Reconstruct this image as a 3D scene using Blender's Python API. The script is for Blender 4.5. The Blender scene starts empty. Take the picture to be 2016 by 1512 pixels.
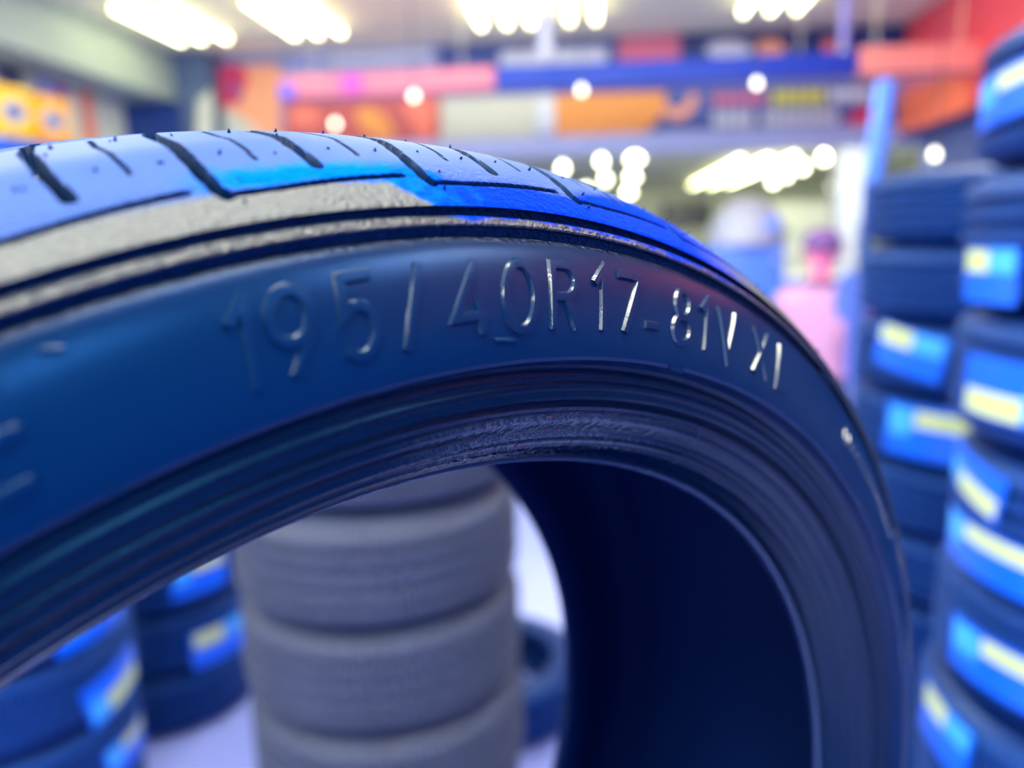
import bpy, bmesh, math, random
import numpy as np
from mathutils import Matrix, Vector

random.seed(4)
S = bpy.context.scene
COL = S.collection

# ------------------------------------------------------------------ camera
F = 1527.4                                   # focal length in pixels of the 2016 x 1512 frame
CAM = Vector((0, 0, 1.6))
YAW, PITCH, ROLL = (math.radians(a) for a in (6.0, 10.4, -1.25))
RC = Matrix.Rotation(YAW, 3, 'Z') @ Matrix.Rotation(math.pi/2 - PITCH, 3, 'X') @ Matrix.Rotation(ROLL, 3, 'Z')
cam_data = bpy.data.cameras.new('camera')
cam = bpy.data.objects.new('camera', cam_data)
COL.objects.link(cam)
cam.matrix_world = Matrix.Translation(CAM) @ RC.to_4x4()
cam_data.sensor_width = 36
cam_data.lens = F / 2016 * 36
cam_data.clip_start = 0.01
cam_data.dof.use_dof = True
cam_data.dof.focus_distance = 0.181
cam_data.dof.aperture_fstop = 5.7
S.camera = cam

# ------------------------------------------------------------------ world, exposure
world = bpy.data.worlds.new('world'); S.world = world
world.use_nodes = True
bg = world.node_tree.nodes['Background']
bg.inputs[0].default_value = (0.42, 0.55, 1.0, 1)
bg.inputs[1].default_value = 1.4
S.view_settings.view_transform = 'Standard'
S.view_settings.look = 'None'
S.view_settings.gamma = 1
S.view_settings.use_curve_mapping = False
S.view_settings.exposure = 0.5
S.cycles.sample_clamp_indirect = 6
S.cycles.max_bounces = 6; S.cycles.diffuse_bounces = 4; S.cycles.glossy_bounces = 3
S.cycles.caustics_reflective = False; S.cycles.caustics_refractive = False
TUBE_POWER = 50.0

# ------------------------------------------------------------------ pixel -> place
def ray(px, py):
    return RC @ Vector(((px - 1008) / F, -(py - 756) / F, -1))
def on_y(px, py, y):
    d = ray(px, py); return CAM + d * (y / d.y)
def on_x(px, py, x):
    d = ray(px, py); return CAM + d * (x / d.x)
def on_z(px, py, z):
    d = ray(px, py); return CAM + d * ((z - CAM.z) / d.z)

# ------------------------------------------------------------------ materials
def srgb(r, g, b):
    return tuple((c/255/12.92 if c/255 <= .04045 else ((c/255 + .055)/1.055)**2.4) for c in (r, g, b))
MATS = {}
def mat(name, col, rough=.6, spec=.5, metal=0, emit=None, strength=0, noise=0, scale=20, bump=0, bscale=200, tint=None):
    if name in MATS: return MATS[name]
    m = bpy.data.materials.new(name); m.use_nodes = True
    nt = m.node_tree; b = nt.nodes['Principled BSDF']
    b.inputs['Base Color'].default_value = (*col, 1)
    b.inputs['Roughness'].default_value = rough
    b.inputs['Specular IOR Level'].default_value = spec
    b.inputs['Metallic'].default_value = metal
    if tint: b.inputs['Specular Tint'].default_value = (*tint, 1)
    if emit:
        b.inputs['Emission Color'].default_value = (*emit, 1)
        b.inputs['Emission Strength'].default_value = strength
    if noise or bump:
        tc = nt.nodes.new('ShaderNodeTexCoord')
        n = nt.nodes.new('ShaderNodeTexNoise'); n.inputs['Scale'].default_value = scale; n.inputs['Detail'].default_value = 4
        nt.links.new(tc.outputs['Object'], n.inputs['Vector'])
        if noise:
            mx = nt.nodes.new('ShaderNodeMix'); mx.data_type = 'RGBA'
            mx.inputs['A'].default_value = (*[c*(1-noise) for c in col], 1)
            mx.inputs['B'].default_value = (*[min(1, c*(1+noise)) for c in col], 1)
            nt.links.new(n.outputs['Fac'], mx.inputs['Factor'])
            nt.links.new(mx.outputs['Result'], b.inputs['Base Color'])
        if bump:
            n2 = nt.nodes.new('ShaderNodeTexNoise'); n2.inputs['Scale'].default_value = bscale; n2.inputs['Detail'].default_value = 3
            nt.links.new(tc.outputs['Object'], n2.inputs['Vector'])
            bp = nt.nodes.new('ShaderNodeBump'); bp.inputs['Strength'].default_value = bump; bp.inputs['Distance'].default_value = .002
            nt.links.new(n2.outputs['Fac'], bp.inputs['Height']); nt.links.new(bp.outputs['Normal'], b.inputs['Normal'])
    MATS[name] = m
    return m
def paint(name, r, g, b, rough=.55, **k):
    return mat(name, srgb(r, g, b), rough, noise=k.pop('noise', .06), scale=k.pop('scale', 6), **k)

# ------------------------------------------------------------------ object helpers
def obj(name, me, material=None, parent=None):
    o = bpy.data.objects.new(name, me)
    COL.objects.link(o)
    if material and not me.materials: me.materials.append(material)
    if parent: o.parent = parent
    return o
def tag(o, label, cat, group=None):
    o['label'] = label; o['category'] = cat
    if group: o['group'] = group
    return o
def struct(o):
    o['kind'] = 'structure'; return o
def thing(name, label, cat, loc=(0, 0, 0), rz=0, group=None):
    o = bpy.data.objects.new(name, None); COL.objects.link(o)
    o.empty_display_size = .1
    o.location = loc; o.rotation_euler = (0, 0, rz)
    return tag(o, label, cat, group)
def from_bm(bm, name='mesh', smooth=None):
    me = bpy.data.meshes.new(name); bm.to_mesh(me); bm.free()
    if smooth is not None:
        me.polygons.foreach_set('use_smooth', [True]*len(me.polygons))
        me.set_sharp_from_angle(angle=math.radians(smooth))
    return me
def box_me(x0, x1, y0, y1, z0, z1, bevel=0):
    bm = bmesh.new()
    bmesh.ops.create_cube(bm, size=1)
    for v in bm.verts:
        v.co = Vector(((x0+x1)/2 + v.co.x*(x1-x0), (y0+y1)/2 + v.co.y*(y1-y0), (z0+z1)/2 + v.co.z*(z1-z0)))
    if bevel: bmesh.ops.bevel(bm, geom=bm.edges[:], offset=bevel, segments=2, profile=.6, affect='EDGES')
    return from_bm(bm, 'box', 40 if bevel else None)
def poly_me(pts, n, depth):
    """closed outline of 3-D points extruded along n by depth"""
    bm = bmesh.new(); n = Vector(n)*depth
    a = [bm.verts.new(p) for p in pts]; b = [bm.verts.new(Vector(p)+n) for p in pts]
    bm.faces.new(a); bm.faces.new(b[::-1])
    k = len(pts)
    for i in range(k): bm.faces.new((a[i], b[i], b[(i+1) % k], a[(i+1) % k]))
    bmesh.ops.recalc_face_normals(bm, faces=bm.faces[:])
    return from_bm(bm, 'plate')
def lathe_me(prof, seg=64, axis='Z', smooth=35, close=False, t0=0, t1=2*math.pi):
    """prof: (r, h) list; revolve about Z"""
    full = abs(t1 - t0 - 2*math.pi) < 1e-6
    n = seg if full else seg + 1
    p = np.array(prof, float)
    t = t0 + (t1 - t0)*np.arange(n)/seg
    V = np.empty((len(p), n, 3))
    V[..., 0] = p[:, 0:1]*np.cos(t); V[..., 1] = p[:, 0:1]*np.sin(t); V[..., 2] = p[:, 1:2]
    return grid_me(V, wrap=full, smooth=smooth, closerow=close)
def grid_me(V, wrap=False, smooth=35, closerow=False, flip=False):
    m, n = V.shape[:2]
    idx = np.arange(m*n).reshape(m, n)
    if wrap: idx = np.concatenate([idx, idx[:, :1]], 1)
    if closerow: idx = np.concatenate([idx, idx[:1]], 0)
    q = np.stack([idx[:-1, :-1], idx[:-1, 1:], idx[1:, 1:], idx[1:, :-1]], -1).reshape(-1, 4)
    if flip: q = q[:, ::-1]
    me = bpy.data.meshes.new('grid')
    me.vertices.add(m*n); me.vertices.foreach_set('co', V.reshape(-1).astype(np.float32))
    me.loops.add(q.size); me.loops.foreach_set('vertex_index', q.reshape(-1).astype(np.int32))
    me.polygons.add(len(q))
    me.polygons.foreach_set('loop_start', np.arange(0, q.size, 4, dtype=np.int32))
    me.polygons.foreach_set('use_smooth', np.ones(len(q), bool))
    me.update(calc_edges=True); me.validate()
    if smooth is not None: me.set_sharp_from_angle(angle=math.radians(smooth))
    return me
def tube_me(pts, r, seg=12):
    """round rod along a polyline, closed ends"""
    pts = [Vector(p) for p in pts]; bm = bmesh.new(); rings = []
    for i, p in enumerate(pts):
        d = (pts[min(i+1, len(pts)-1)] - pts[max(i-1, 0)]).normalized()
        u = d.orthogonal().normalized(); w = d.cross(u)
        rr = r[i] if isinstance(r, (list, tuple)) else r
        rings.append([bm.verts.new(p + (u*math.cos(k*2*math.pi/seg) + w*math.sin(k*2*math.pi/seg))*rr) for k in range(seg)])
    for a, b in zip(rings, rings[1:]):
        best = min(range(seg), key=lambda s: (a[0].co - b[s].co).length)
        b[:] = b[best:] + b[:best]
        for k in range(seg): bm.faces.new((a[k], a[(k+1) % seg], b[(k+1) % seg], b[k]))
    bm.faces.new(rings[0][::-1]); bm.faces.new(rings[-1])
    bmesh.ops.recalc_face_normals(bm, faces=bm.faces[:])
    return from_bm(bm, 'rod', 45)

# =================================================================== THE ROOM
CEIL, WALL_Y, FASCIA_Z, LEFT_X, RIGHT_X = 3.5, 7.95, 2.43, -4.1, 2.88
HALL_Y, HALL_Z = 16.8, 2.64
M_ceil = paint('ceiling plaster', 242, 234, 196, .8)
M_floor = mat('glossy lavender floor', srgb(146, 160, 234), .25, .5, noise=.05, scale=3)
M_white = paint('white wall', 226, 224, 214, .7)
M_green = paint('pale green wall', 224, 228, 198, .75)
M_bulk = paint('grey green bulkhead', 150, 166, 162, .6)
M_red = paint('red fascia', 226, 74, 92, .5)
M_navy = paint('navy panel', 20, 44, 110, .45)

struct(obj('floor', box_me(-7, 6, -2.5, HALL_Y, -.1, 0), M_floor))
struct(obj('ceiling', box_me(-7, RIGHT_X + .4, -2.5, WALL_Y + .15, CEIL, CEIL + .1), M_ceil))
struct(obj('wall_left', box_me(-4.75, -4.65, -1, WALL_Y + .15, 0, CEIL), M_white))
struct(obj('trim_1', box_me(-4.65, LEFT_X, -1, WALL_Y, 3.04, CEIL), M_bulk))          # bulkhead along the left
struct(obj('wall_back', box_me(-4.65, RIGHT_X + .4, WALL_Y, WALL_Y + .15, FASCIA_Z, CEIL), paint('lavender grey wall', 150, 158, 205, .6)))
struct(obj('wall_corner', box_me(-4.65, -3.72, WALL_Y - .25, WALL_Y + .14, 0, CEIL - .001), paint('slate pier', 76, 96, 132, .6)))
struct(obj('wall_right_lower', box_me(RIGHT_X + .22, RIGHT_X + .32, -.5, WALL_Y, 0, CEIL), paint('slate blue wall', 70, 90, 150, .6)))
struct(obj('wall_right', box_me(RIGHT_X, RIGHT_X + .2, -.5, WALL_Y, 2.55, CEIL), M_red))
# the hall beyond the opening
struct(obj('ceiling_hall', box_me(-6, 6, WALL_Y + .15, HALL_Y, HALL_Z, HALL_Z + .1), paint('hall ceiling', 226, 222, 186, .8)))
struct(obj('wall_hall', box_me(-6, 6, HALL_Y, HALL_Y + .1, 0, HALL_Z), M_green))
struct(obj('wall_hall_left', box_me(-6.1, -6, WALL_Y, HALL_Y, 0, HALL_Z), M_green))
struct(obj('wall_hall_right', box_me(5.4, 5.5, WALL_Y, HALL_Y, 0, HALL_Z), M_green))
# pale ledge under the fascia
a = on_y(1300, 262, WALL_Y).z
struct(obj('trim_2', box_me(-3.7, RIGHT_X - .01, WALL_Y - .09, WALL_Y - .001, FASCIA_Z, a), paint('pale ledge', 160, 172, 224, .5)))

# ---------------------------------------------------------- ceiling lamps
M_tube = mat('lit tube', (1, 1, .9), .4, emit=(1.0, 1.0, .86), strength=TUBE_POWER)
M_tube_soft = mat('softer lit tube', (1, 1, .9), .4, emit=(1.0, 1.0, .55), strength=9)
M_lamp_body = paint('lamp body', 225, 222, 208, .5)
M_cap = paint('tube cap', 200, 198, 190, .4, metal=.6)
tube_mesh = tube_me([(0, 0, 0), (0, -1.06, 0)], .020, 14)
cap_mesh = tube_me([(0, .03, 0), (0, 0, 0)], .022, 12)
body_mesh = box_me(-.03, .03, -1.09, .03, .022, .05, .006)
def tube_lamp(x, y, z, label, group, sc=1.0, glow=None):
    t = thing('tube_lamp', label, 'lamp', (x, y, z), 0, group)
    b = obj('lamp_body', body_mesh, M_lamp_body, t)
    g_ = obj('glass_tube', tube_mesh, M_tube, t)
    if glow: g_.material_slots[0].link = 'OBJECT'; g_.material_slots[0].material = glow
    obj('end_cap', cap_mesh, M_cap, t)
    c = obj('end_cap', cap_mesh, M_cap, t); c.location = (0, -1.09, 0)
    t.scale = (1, sc, 1)
    return t
rows = [
    ('over the grey bulkhead side', [(362, 83), (402, 81), (448, 77)]),
    ('above the pink half of the sign beam', [(585, 72), (631, 70), (675, 68)]),
    ('above the blue half of the sign beam', [(947, 49), (998, 47), (1044, 43), (1076, 42), (1121, 40), (1173, 36)]),
    ('near the red fascia', [(1467, 18), (1520, 16), (1572, 14)]),
]
ZT = CEIL - .05
NTH = ['first', 'second', 'third', 'fourth', 'fifth', 'sixth', 'seventh', 'eighth', 'ninth', 'tenth', 'eleventh', 'twelfth', 'thirteenth', 'fourteenth', 'fifteenth']
ROWY = [(7.14, 'nearest the sign wall'), (3.95, 'second from the sign wall, unseen and set brighter'), (.75, 'above the standing tyre, unseen and set brighter'), (-1.2, 'furthest from the sign wall, unseen and set brighter')]
k = 0
for where, pts in rows:
    for (px, py) in pts:
        p = on_z(px, py, ZT)
        for y, row in ROWY:                    # the rows go on unseen over the tyre, set brighter for its shoulder sheen
            tube_lamp(p.x + (.5 if y == .75 else 0), y, ZT, NTH[k] + ' lit ceiling tube from the grey bulkhead, in the row ' + row, 'ceiling tubes in the row ' + row, 1.0, M_tube_soft if y > 7 else None)
        k += 1
for k, xx in enumerate((-2.4, -.9, .6, 2.1, 3.6)):  # unseen tubes added behind the fascia to brighten the hall
    for j, yy in enumerate((8.5, 8.25)):
        t_ = tube_lamp(xx, yy, HALL_Z - .05, NTH[k] + ' added unseen crosswise hall tube from the pier, ' + ('inner' if j == 0 else 'outer') + ' line behind the fascia', 'added unseen hall tubes')
        t_.rotation_euler.z = math.pi/2
# long lamp lines in the hall
for k, (px, py) in enumerate([(1362, 366), (1398, 365), (1434, 362)]):
    p = on_z(px, py, HALL_Z - .05)
    y1 = on_z(px + 125, py - 56, HALL_Z - .05).y
    tube_lamp(p.x, p.y, HALL_Z - .05, ['first', 'second', 'third'][k] + ' long lit tube in the hall, counted from the pendant cluster', 'long hall tube lamps', (p.y - y1)/1.06, M_tube_soft)

M_bulb = mat('lit bulb', (1, 1, .9), .4, emit=(1.0, 1.0, .62), strength=9)
M_bulb_soft = mat('soft bulb', (1, 1, .9), .4, emit=(1.0, .96, .72), strength=5)
M_cord = mat('lamp cord', srgb(60, 60, 80), .6, noise=.05)
def bulb_me(r):
    pr = [(0.0005, -r)] + [(r*math.cos(a), r*math.sin(a)) for a in np.linspace(-1.35, 1.0, 9)] + [(r*.45, r*1.15), (r*.42, r*1.5), (.0005, r*1.5)]
    return lathe_me(pr, 16)
def pendant(px, py, y, top, r, label, group, m, wide=1):
    p = on_y(px, py, y)
    t = thing('pendant_lamp', label, 'lamp', p, 0, group)
    b = obj('bulb', bulb_me(r), m, t); b.scale = (wide, 1, 1)
    obj('socket', lathe_me([(.0005, r*1.4), (r*.5, r*1.4), (r*.5, r*2.2), (.0005, r*2.3)], 14), M_cord, t)
    obj('cord', tube_me([(0, 0, r*2.2), (0, 0, top - p.z)], .004, 6), M_cord, t)
for px, py in [(815, 190), (660, 245), (1145, 178), (1490, 165), (1840, 305)]:
    pendant(px, py, 6.1 if px < 1800 else 5.2, CEIL, .022, {815: 'small round pendant bulb before the lower edge of the pink sign beam', 660: 'small round pendant bulb before the dark red poster', 1145: 'small round pendant bulb at the lower edge of the blue sign beam', 1490: 'small round pendant bulb before the panel of coloured name plates', 1840: 'small round pendant bulb above the tyre stack below the orange panel'}[px], 'pendant bulbs in the shop', M_bulb_soft)
for px, py, r, w, lb in [(1108, 332, .055, 1, 'round hall pendant furthest from the long tubes'), (1184, 318, .055, 1, 'upper of two close round hall pendants beside the wide ones'),
                         (1192, 354, .055, 1, 'lower of two close round hall pendants beside the wide ones'), (1154, 374, .05, 1, 'low small hall pendant between the single and paired pendants'),
                         (1250, 313, .055, 2.0, 'topmost and widest of three wide hall pendants'), (1245, 349, .055, 1.6, 'middle one of three wide hall pendants'), (1238, 379, .05, 1.6, 'lowest of three wide hall pendants')]:
    pendant(px, py, 9.3 + (.5 if px == 1192 else 0) + {1245: .4, 1238: .8}.get(px, 0), HALL_Z, r*.75, lb, 'pendant cluster in the hall', M_bulb, w)
for px, py, r, lb in [(1622, 311, .06, 'highest'), (1580, 330, .055, 'second highest'), (1548, 346, .05, 'second lowest'), (1522, 358, .05, 'lowest')]:
    pendant(px, py, 8.95, HALL_Z, r*.75, lb + ' bright pendant of the slanting row towards the white pillar', 'pendant row in the hall', M_bulb)
for px, py, lb in [(1660, 345, 'higher'), (1640, 368, 'lower')]:
    pendant(px, py, 10.2, HALL_Z, .04, lb + ' of two dim round hall pendants beside the white pillar', 'dim pendants in the hall', M_bulb_soft)

# ---------------------------------------------------------- sign beam across the shop
BY = 6.4
def beam_part(name, px0, px1, m, label, depth=.16):
    z0, z1 = 2.775, 2.955
    x0, x1 = on_y(px0, 150, BY).x, on_y(px1, 120, BY).x
    return x0, x1, z0, z1
def beam(px0, px1, m, label, z0=2.775, z1=2.955, hang=True):
    x0, x1 = on_y(px0, 150, BY).x, min(on_y(px1, 120, BY).x, RIGHT_X - .005)
    t = thing('sign_beam', label, 'sign', ((x0+x1)/2, BY, z0))
    h = (x1-x0)/2
    obj('beam_box', box_me(-h + .003, h - .003, 0, .16, 0, z1 - z0, .006), m, t)
    obj('lower_trim', box_me(-h + .003, h - .003, -.004, .002, 0, .018), M_navy, t)
    for s in (-.7, .7):
        obj('hanger_rod', tube_me([(s*h, .08, z1 - z0 - .003), (s*h, .08, CEIL - z0)], .006, 8), M_cap, t)
    return t, h
M_pink = paint('pink beam', 255, 146, 164, .5); M_mag = paint('magenta', 250, 100, 205, .5)
M_blue = paint('blue beam', 0, 62, 190, .45); M_salmon = paint('salmon beam', 255, 150, 140, .5)
t, h = beam(548, 972, M_pink, 'pink section of the sign beam hung under the ceiling')
x = on_y(690, 160, BY).x - t.location.x
obj('magenta_panel', box_me(x - .08, x + .1, -.008, .0, .02, .178), M_mag, t)
beam(974, 1690, M_blue, 'long dark blue section of the sign beam hung under the ceiling')
beam(1692, 1932, M_salmon, 'salmon section of the sign beam meeting the red fascia', 2.76, 2.975)

# ---------------------------------------------------------- panels on the back wall
def wall_panel(name, corners, m, label, cat='panel', y=WALL_Y - .03, depth=.028, group=None):
    pts = [on_y(px, py, y) for px, py in corners]
    c = sum(pts, Vector())/len(pts); c.y = WALL_Y
    t = thing(name, label, cat, (c.x, y, min(p.z for p in pts)), 0, group)
    off = Vector(t.location)
    obj('board', poly_me([p - off for p in pts], (0, 1, 0), depth), m, t)
    return t
def patch(t, corners, m, y, name='print_patch', depth=.004):
    off = Vector(t.location)
    return obj(name, poly_me([on_y(px, py, y - depth) - off for px, py in corners], (0, 1, 0), depth), m, t)
def ellipse(cx, cy, rx, ry, n=20, rot=0):
    return [(cx + rx*math.cos(a)*math.cos(rot) - ry*math.sin(a)*math.sin(rot), cy + rx*math.cos(a)*math.sin(rot) + ry*math.sin(a)*math.cos(rot)) for a in np.linspace(0, 2*math.pi, n, endpoint=False)]
M_orange = paint('orange', 240, 158, 84); M_pale = paint('pale print', 214, 220, 236); M_yel = paint('yellow print', 206, 206, 60)
M_dred = paint('brick red', 196, 92, 96); M_slate = paint('slate blue', 76, 92, 165); M_rose = paint('rose print', 214, 112, 140)
M_coral = paint('coral', 245, 128, 110); M_crim = paint('crimson print', 226, 52, 96); M_peach = paint('peach', 250, 170, 130)
M_cream = paint('cream print', 208, 212, 200)
Y0 = WALL_Y - .03
# upper band
p = wall_panel('wall_panel', [(560, 132), (862, 112), (862, 82), (556, 104)], paint('pale lavender panel', 150, 160, 212), 'pale lavender board above the pink sign beam')
patch(p, [(640, 128), (850, 114), (850, 98), (645, 112)], M_pale, Y0)
p = wall_panel('wall_panel', [(864, 140), (1216, 128), (1216, 72), (864, 90)], paint('dusk blue panel', 62, 80, 150), 'dusk blue board with pale band above the blue sign beam')
patch(p, [(985, 130), (1195, 122), (1195, 92), (985, 100)], M_pale, Y0)
p = wall_panel('wall_panel', [(1218, 126), (1338, 122), (1338, 68), (1218, 74)], M_rose, 'rose red board between the two dark blue boards')
p = wall_panel('wall_panel', [(1340, 130), (1784, 112), (1784, 50), (1340, 66)], M_navy, 'navy board with pale and orange prints above the sign beam')
patch(p, ellipse(1435, 98, 45, 18), M_pale, Y0); patch(p, ellipse(1516, 96, 30, 19), M_peach, Y0)
patch(p, ellipse(1632, 92, 12, 16), M_coral, Y0); patch(p, ellipse(1722, 88, 18, 14), M_slate, Y0)
# lower band
p = wall_panel('poster', [(425, 285), (550, 282), (548, 126), (415, 132)], M_peach, 'orange and white poster with red corner beside the grey pier', 'poster', Y0)
patch(p, [(425, 210), (470, 205), (490, 150), (470, 127), (417, 131)], M_crim, Y0, 'red_corner')
patch(p, [(426, 284), (530, 283), (500, 250), (460, 220), (427, 214)], M_cream, Y0, 'white_corner')
patch(p, ellipse(463, 175, 7, 24, 16, -.3), M_slate, Y0 - .004, 'dark_print')
wall_panel('wall_panel', [(384, 300), (419, 298), (415, 176), (390, 196)], M_cream, 'narrow cream board on the slate pier beside the orange and white poster', y=WALL_Y - .28)
p = wall_panel('poster', [(560, 300), (866, 300), (866, 178), (560, 190)], M_dred, 'brick red poster with orange flame below the pink sign beam', 'poster', Y0)
patch(p, ellipse(738, 244, 44, 24, 20, .7), M_orange, Y0, 'orange_print'); patch(p, [(790, 200), (855, 190), (850, 270), (830, 280)], M_coral, Y0, 'coral_print')
patch(p, ellipse(600, 230, 30, 20), M_coral, Y0, 'coral_print')
p = wall_panel('wall_panel', [(868, 308), (1056, 303), (1056, 188), (868, 194)], M_cream, 'plain white board below the joint of pink and blue beam', y=Y0)
p = wall_panel('poster', [(1092, 300), (1226, 298), (1300, 232), (1312, 180), (1092, 186)], M_orange, 'plain orange poster with slanted edge below the blue sign beam', 'poster', y=Y0 - .03)
p = wall_panel('wall_panel', [(1094, 262), (1762, 244), (1762, 160), (1094, 178)], M_slate, 'slate blue board with rows of coloured name plates', y=Y0)
arc = [(1290 + 6*k, 216 + 22*math.sin(k*math.pi/13)) for k in range(14)]
patch(p, [(1286, 200), (1300, 222), (1325, 236), (1350, 232), (1368, 212), (1374, 184), (1358, 184), (1350, 206), (1334, 216), (1316, 208), (1302, 186)], M_peach, Y0, 'hook_print')
def plate_row(t, x0, x1, y, hgt, m, n, slope=-.03):
    w = (x1-x0)/n
    for k in range(n):
        cx = x0 + w*(k+.5); cy = y + slope*(cx - x0)
        patch(t, ellipse(cx, cy, w*.46, hgt/2, 12), m, Y0, 'name_plate')
plate_row(p, 1402, 1508, 196, 26, M_rose, 5); plate_row(p, 1518, 1626, 193, 36, M_yel, 5); plate_row(p, 1634, 1716, 188, 28, M_pale, 5)
plate_row(p, 1402, 1484, 236, 34, M_pale, 4); plate_row(p, 1500, 1652, 234, 32, M_pale, 8)
patch(p, [(1664, 250), (1716, 248), (1716, 212), (1684, 214)], M_crim, Y0, 'red_print')
# white strips, hanging rods
def strip(px, y0, y1, y, w, m, label, top=None):
    a, b = on_y(px, y0, y), on_y(px, y1, y)
    t = thing('hanging_strip', label, 'strip', b)
    z1 = (top if top else a.z) - b.z
    obj('strip_body', tube_me([(0, 0, 0), (0, 0, .01), (0, 0, z1 - .01 if not top else z1 - .012), (0, 0, z1 - .002)], [w*.7, w, w, w*.7], 12), m, t)
    obj('end_ring', lathe_me([(w*.9, -.004), (w*1.15, -.004), (w*1.15, .006), (w*.9, .006)], 14, close=True), M_cap, t)
M_strip = paint('white strip', 222, 228, 246, .4)
strip(1075, 75, 118, 5.9, .05, M_strip, 'white rounded strip hanging from ceiling before the blue sign beam', CEIL)
strip(1660, 0, 100, 5.6, .03, paint('violet strip', 150, 145, 215), 'violet strip hanging from the ceiling beside the salmon beam', CEIL)
t = thing('wall_strip', 'white upright strip between the white board and orange poster', 'strip', on_y(1075, 262, Y0 - .06))
hgt = on_y(1075, 190, Y0 - .06).z - t.location.z
obj('strip_body', box_me(-.085, .085, 0, .05, 0, hgt, .01), M_strip, t)
obj('top_clip', box_me(-.03, .03, .0, .05, hgt, hgt + .03), M_cap, t)
# violet lamp ball
p = on_y(565, 180, 6.0)
t = thing('hanging_ball', 'violet ball hanging at the end of the pink sign beam', 'ball', p)
obj('ball', lathe_me([(.0005, -.066)] + [(.066*math.cos(a), .066*math.sin(a)) for a in np.linspace(-1.45, 1.45, 12)] + [(.0005, .066)], 20), paint('violet ball', 130, 110, 240, .35), t)
obj('cord', tube_me([(0, 0, .064), (0, 0, CEIL - p.z)], .003, 6), M_cord, t)

# right fascia: orange lower panel hung on it
pts = [on_x(px, py, RIGHT_X - .03) for px, py in [(1768, 262), (1905, 216), (1905, 150), (1768, 164)]]
off = Vector((RIGHT_X - .03, (pts[0].y + pts[1].y)/2, min(q.z for q in pts)))
t = thing('side_panel', 'orange panel on the red fascia below the salmon beam', 'panel', off)
ys = (pts[0].y - off.y, pts[1].y - off.y)
obj('board', box_me(0, .028, ys[1], ys[0], 0, pts[3].z - off.z), paint('orange red panel', 250, 120, 84), t)
obj('upper_band', box_me(-.004, 0, ys[1], ys[0], (pts[3].z - off.z)*.72, pts[3].z - off.z), M_rose, t)

# ---------------------------------------------------------- left side: shelf with yellow jugs, posters
LX = -4.64
def left_panel(name, px0, px1, y0, y1, m, label, cat='panel', x=LX, d=.02):
    a, b = on_x(px0, y1, x), on_x(px1, y1, x)
    z0, z1 = on_x((px0+px1)/2, y1, x).z, on_x((px0+px1)/2, y0, x).z
    t = thing(name, label, cat, (x, (a.y+b.y)/2, z0))
    hw = abs(b.y - a.y)/2
    obj('board', box_me(-.01, d, -hw, hw, 0, z1 - z0), m, t)
    obj('edge_strip', box_me(d, d + .006, -hw, hw, 0, .02), M_cap, t)
    return t
left_panel('poster', 42, 66, 125, 190, M_cream, 'narrow cream poster above the yellow jugs', 'poster')
left_panel('poster', 72, 108, 128, 200, paint('lilac', 170, 175, 230), 'lilac poster above the yellow jugs', 'poster')
left_panel('poster', 110, 130, 145, 215, paint('magenta poster', 190, 90, 170), 'narrow magenta poster beside the lilac one', 'poster')
left_panel('upright_banner', 172, 188, 172, 300, M_coral, 'narrow orange banner standing on the white wall', 'banner')
left_panel('wall_panel', 196, 310, 205, 320, M_cream, 'large cream board between orange banner and dark doorway')
left_panel('wall_panel', 135, 168, 200, 320, M_cream, 'cream board between the yellow jugs and orange banner')
left_panel('wall_panel', 2, 38, 100, 200, M_navy, 'dark blue board above the yellow jugs')
# dark doorway in pier
pa, pb = on_y(322, 205, WALL_Y - .26), on_y(352, 300, WALL_Y - .26)
d = struct(obj('door_1', box_me(-4.64, on_y(354, 250, WALL_Y - .3).x, WALL_Y - .31, WALL_Y - .25, 0, pa.z), paint('dark blue door', 12, 50, 120, .4)))
# white reveal beside pier
pa, pb = on_y(392, 180, WALL_Y - .03), on_y(424, 300, WALL_Y - .03)
# shelf with jugs
SX = -4.3
sa = on_x(0, 290, SX); sb = on_x(140, 285, SX)
shelf_z = on_x(70, 283, SX).z
t = thing('wall_shelf', 'blue shelf under the yellow jugs on the left wall', 'shelf', (SX, (sa.y+sb.y)/2, shelf_z - .03))
hl = abs(sb.y - sa.y)/2 + .1
obj('shelf_board', box_me(-.33, .12, -hl, hl, -.08, .028, .004), paint('shelf blue', 0, 84, 200, .4), t)
for s in (-.6, .6): obj('bracket', poly_me([(-.33, s*hl, 0), (.05, s*hl, 0), (-.33, s*hl, -.2)], (0, 1, 0), .02), M_cap, t)
def jug(px, py, m, label, w=.2, h=.3):
    p = on_x(px, py, SX)
    t = thing('oil_jug', label, 'jug', (SX, p.y, shelf_z), 0, 'yellow jugs on the shelf')
    t.rotation_euler.z = math.radians(-12)
    obj('jug_body', box_me(-.09, .09, -w/2, w/2, 0, h, .025), m, t)
    obj('neck', lathe_me([(.03, h - .005), (.03, h + .02), (.0005, h + .02)], 16), m, t)
    obj('cap', lathe_me([(.034, h + .015), (.034, h + .045), (.0005, h + .05)], 16), M_navy, t)
    ring = [(.093, w*.34*math.cos(a), h*.5 + h*.24*math.sin(a)) for a in np.linspace(0, 2*math.pi, 20, endpoint=False)]
    obj('label_ring', poly_me(ring, (1, 0, 0), -.006), M_cream, t)
    ring = [(.096, w*.25*math.cos(a), h*.5 + h*.16*math.sin(a)) for a in np.linspace(0, 2*math.pi, 20, endpoint=False)]
    obj('label_oval', poly_me(ring, (1, 0, 0), -.006), paint('indigo print', 84, 84, 160), t)
hj = on_x(60, 185, SX).z - shelf_z
jug(10, 230, paint('yellow plastic', 236, 186, 0, .35), 'bright yellow jug with dark oval mark, beside the amber one', .34, hj)
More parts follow.
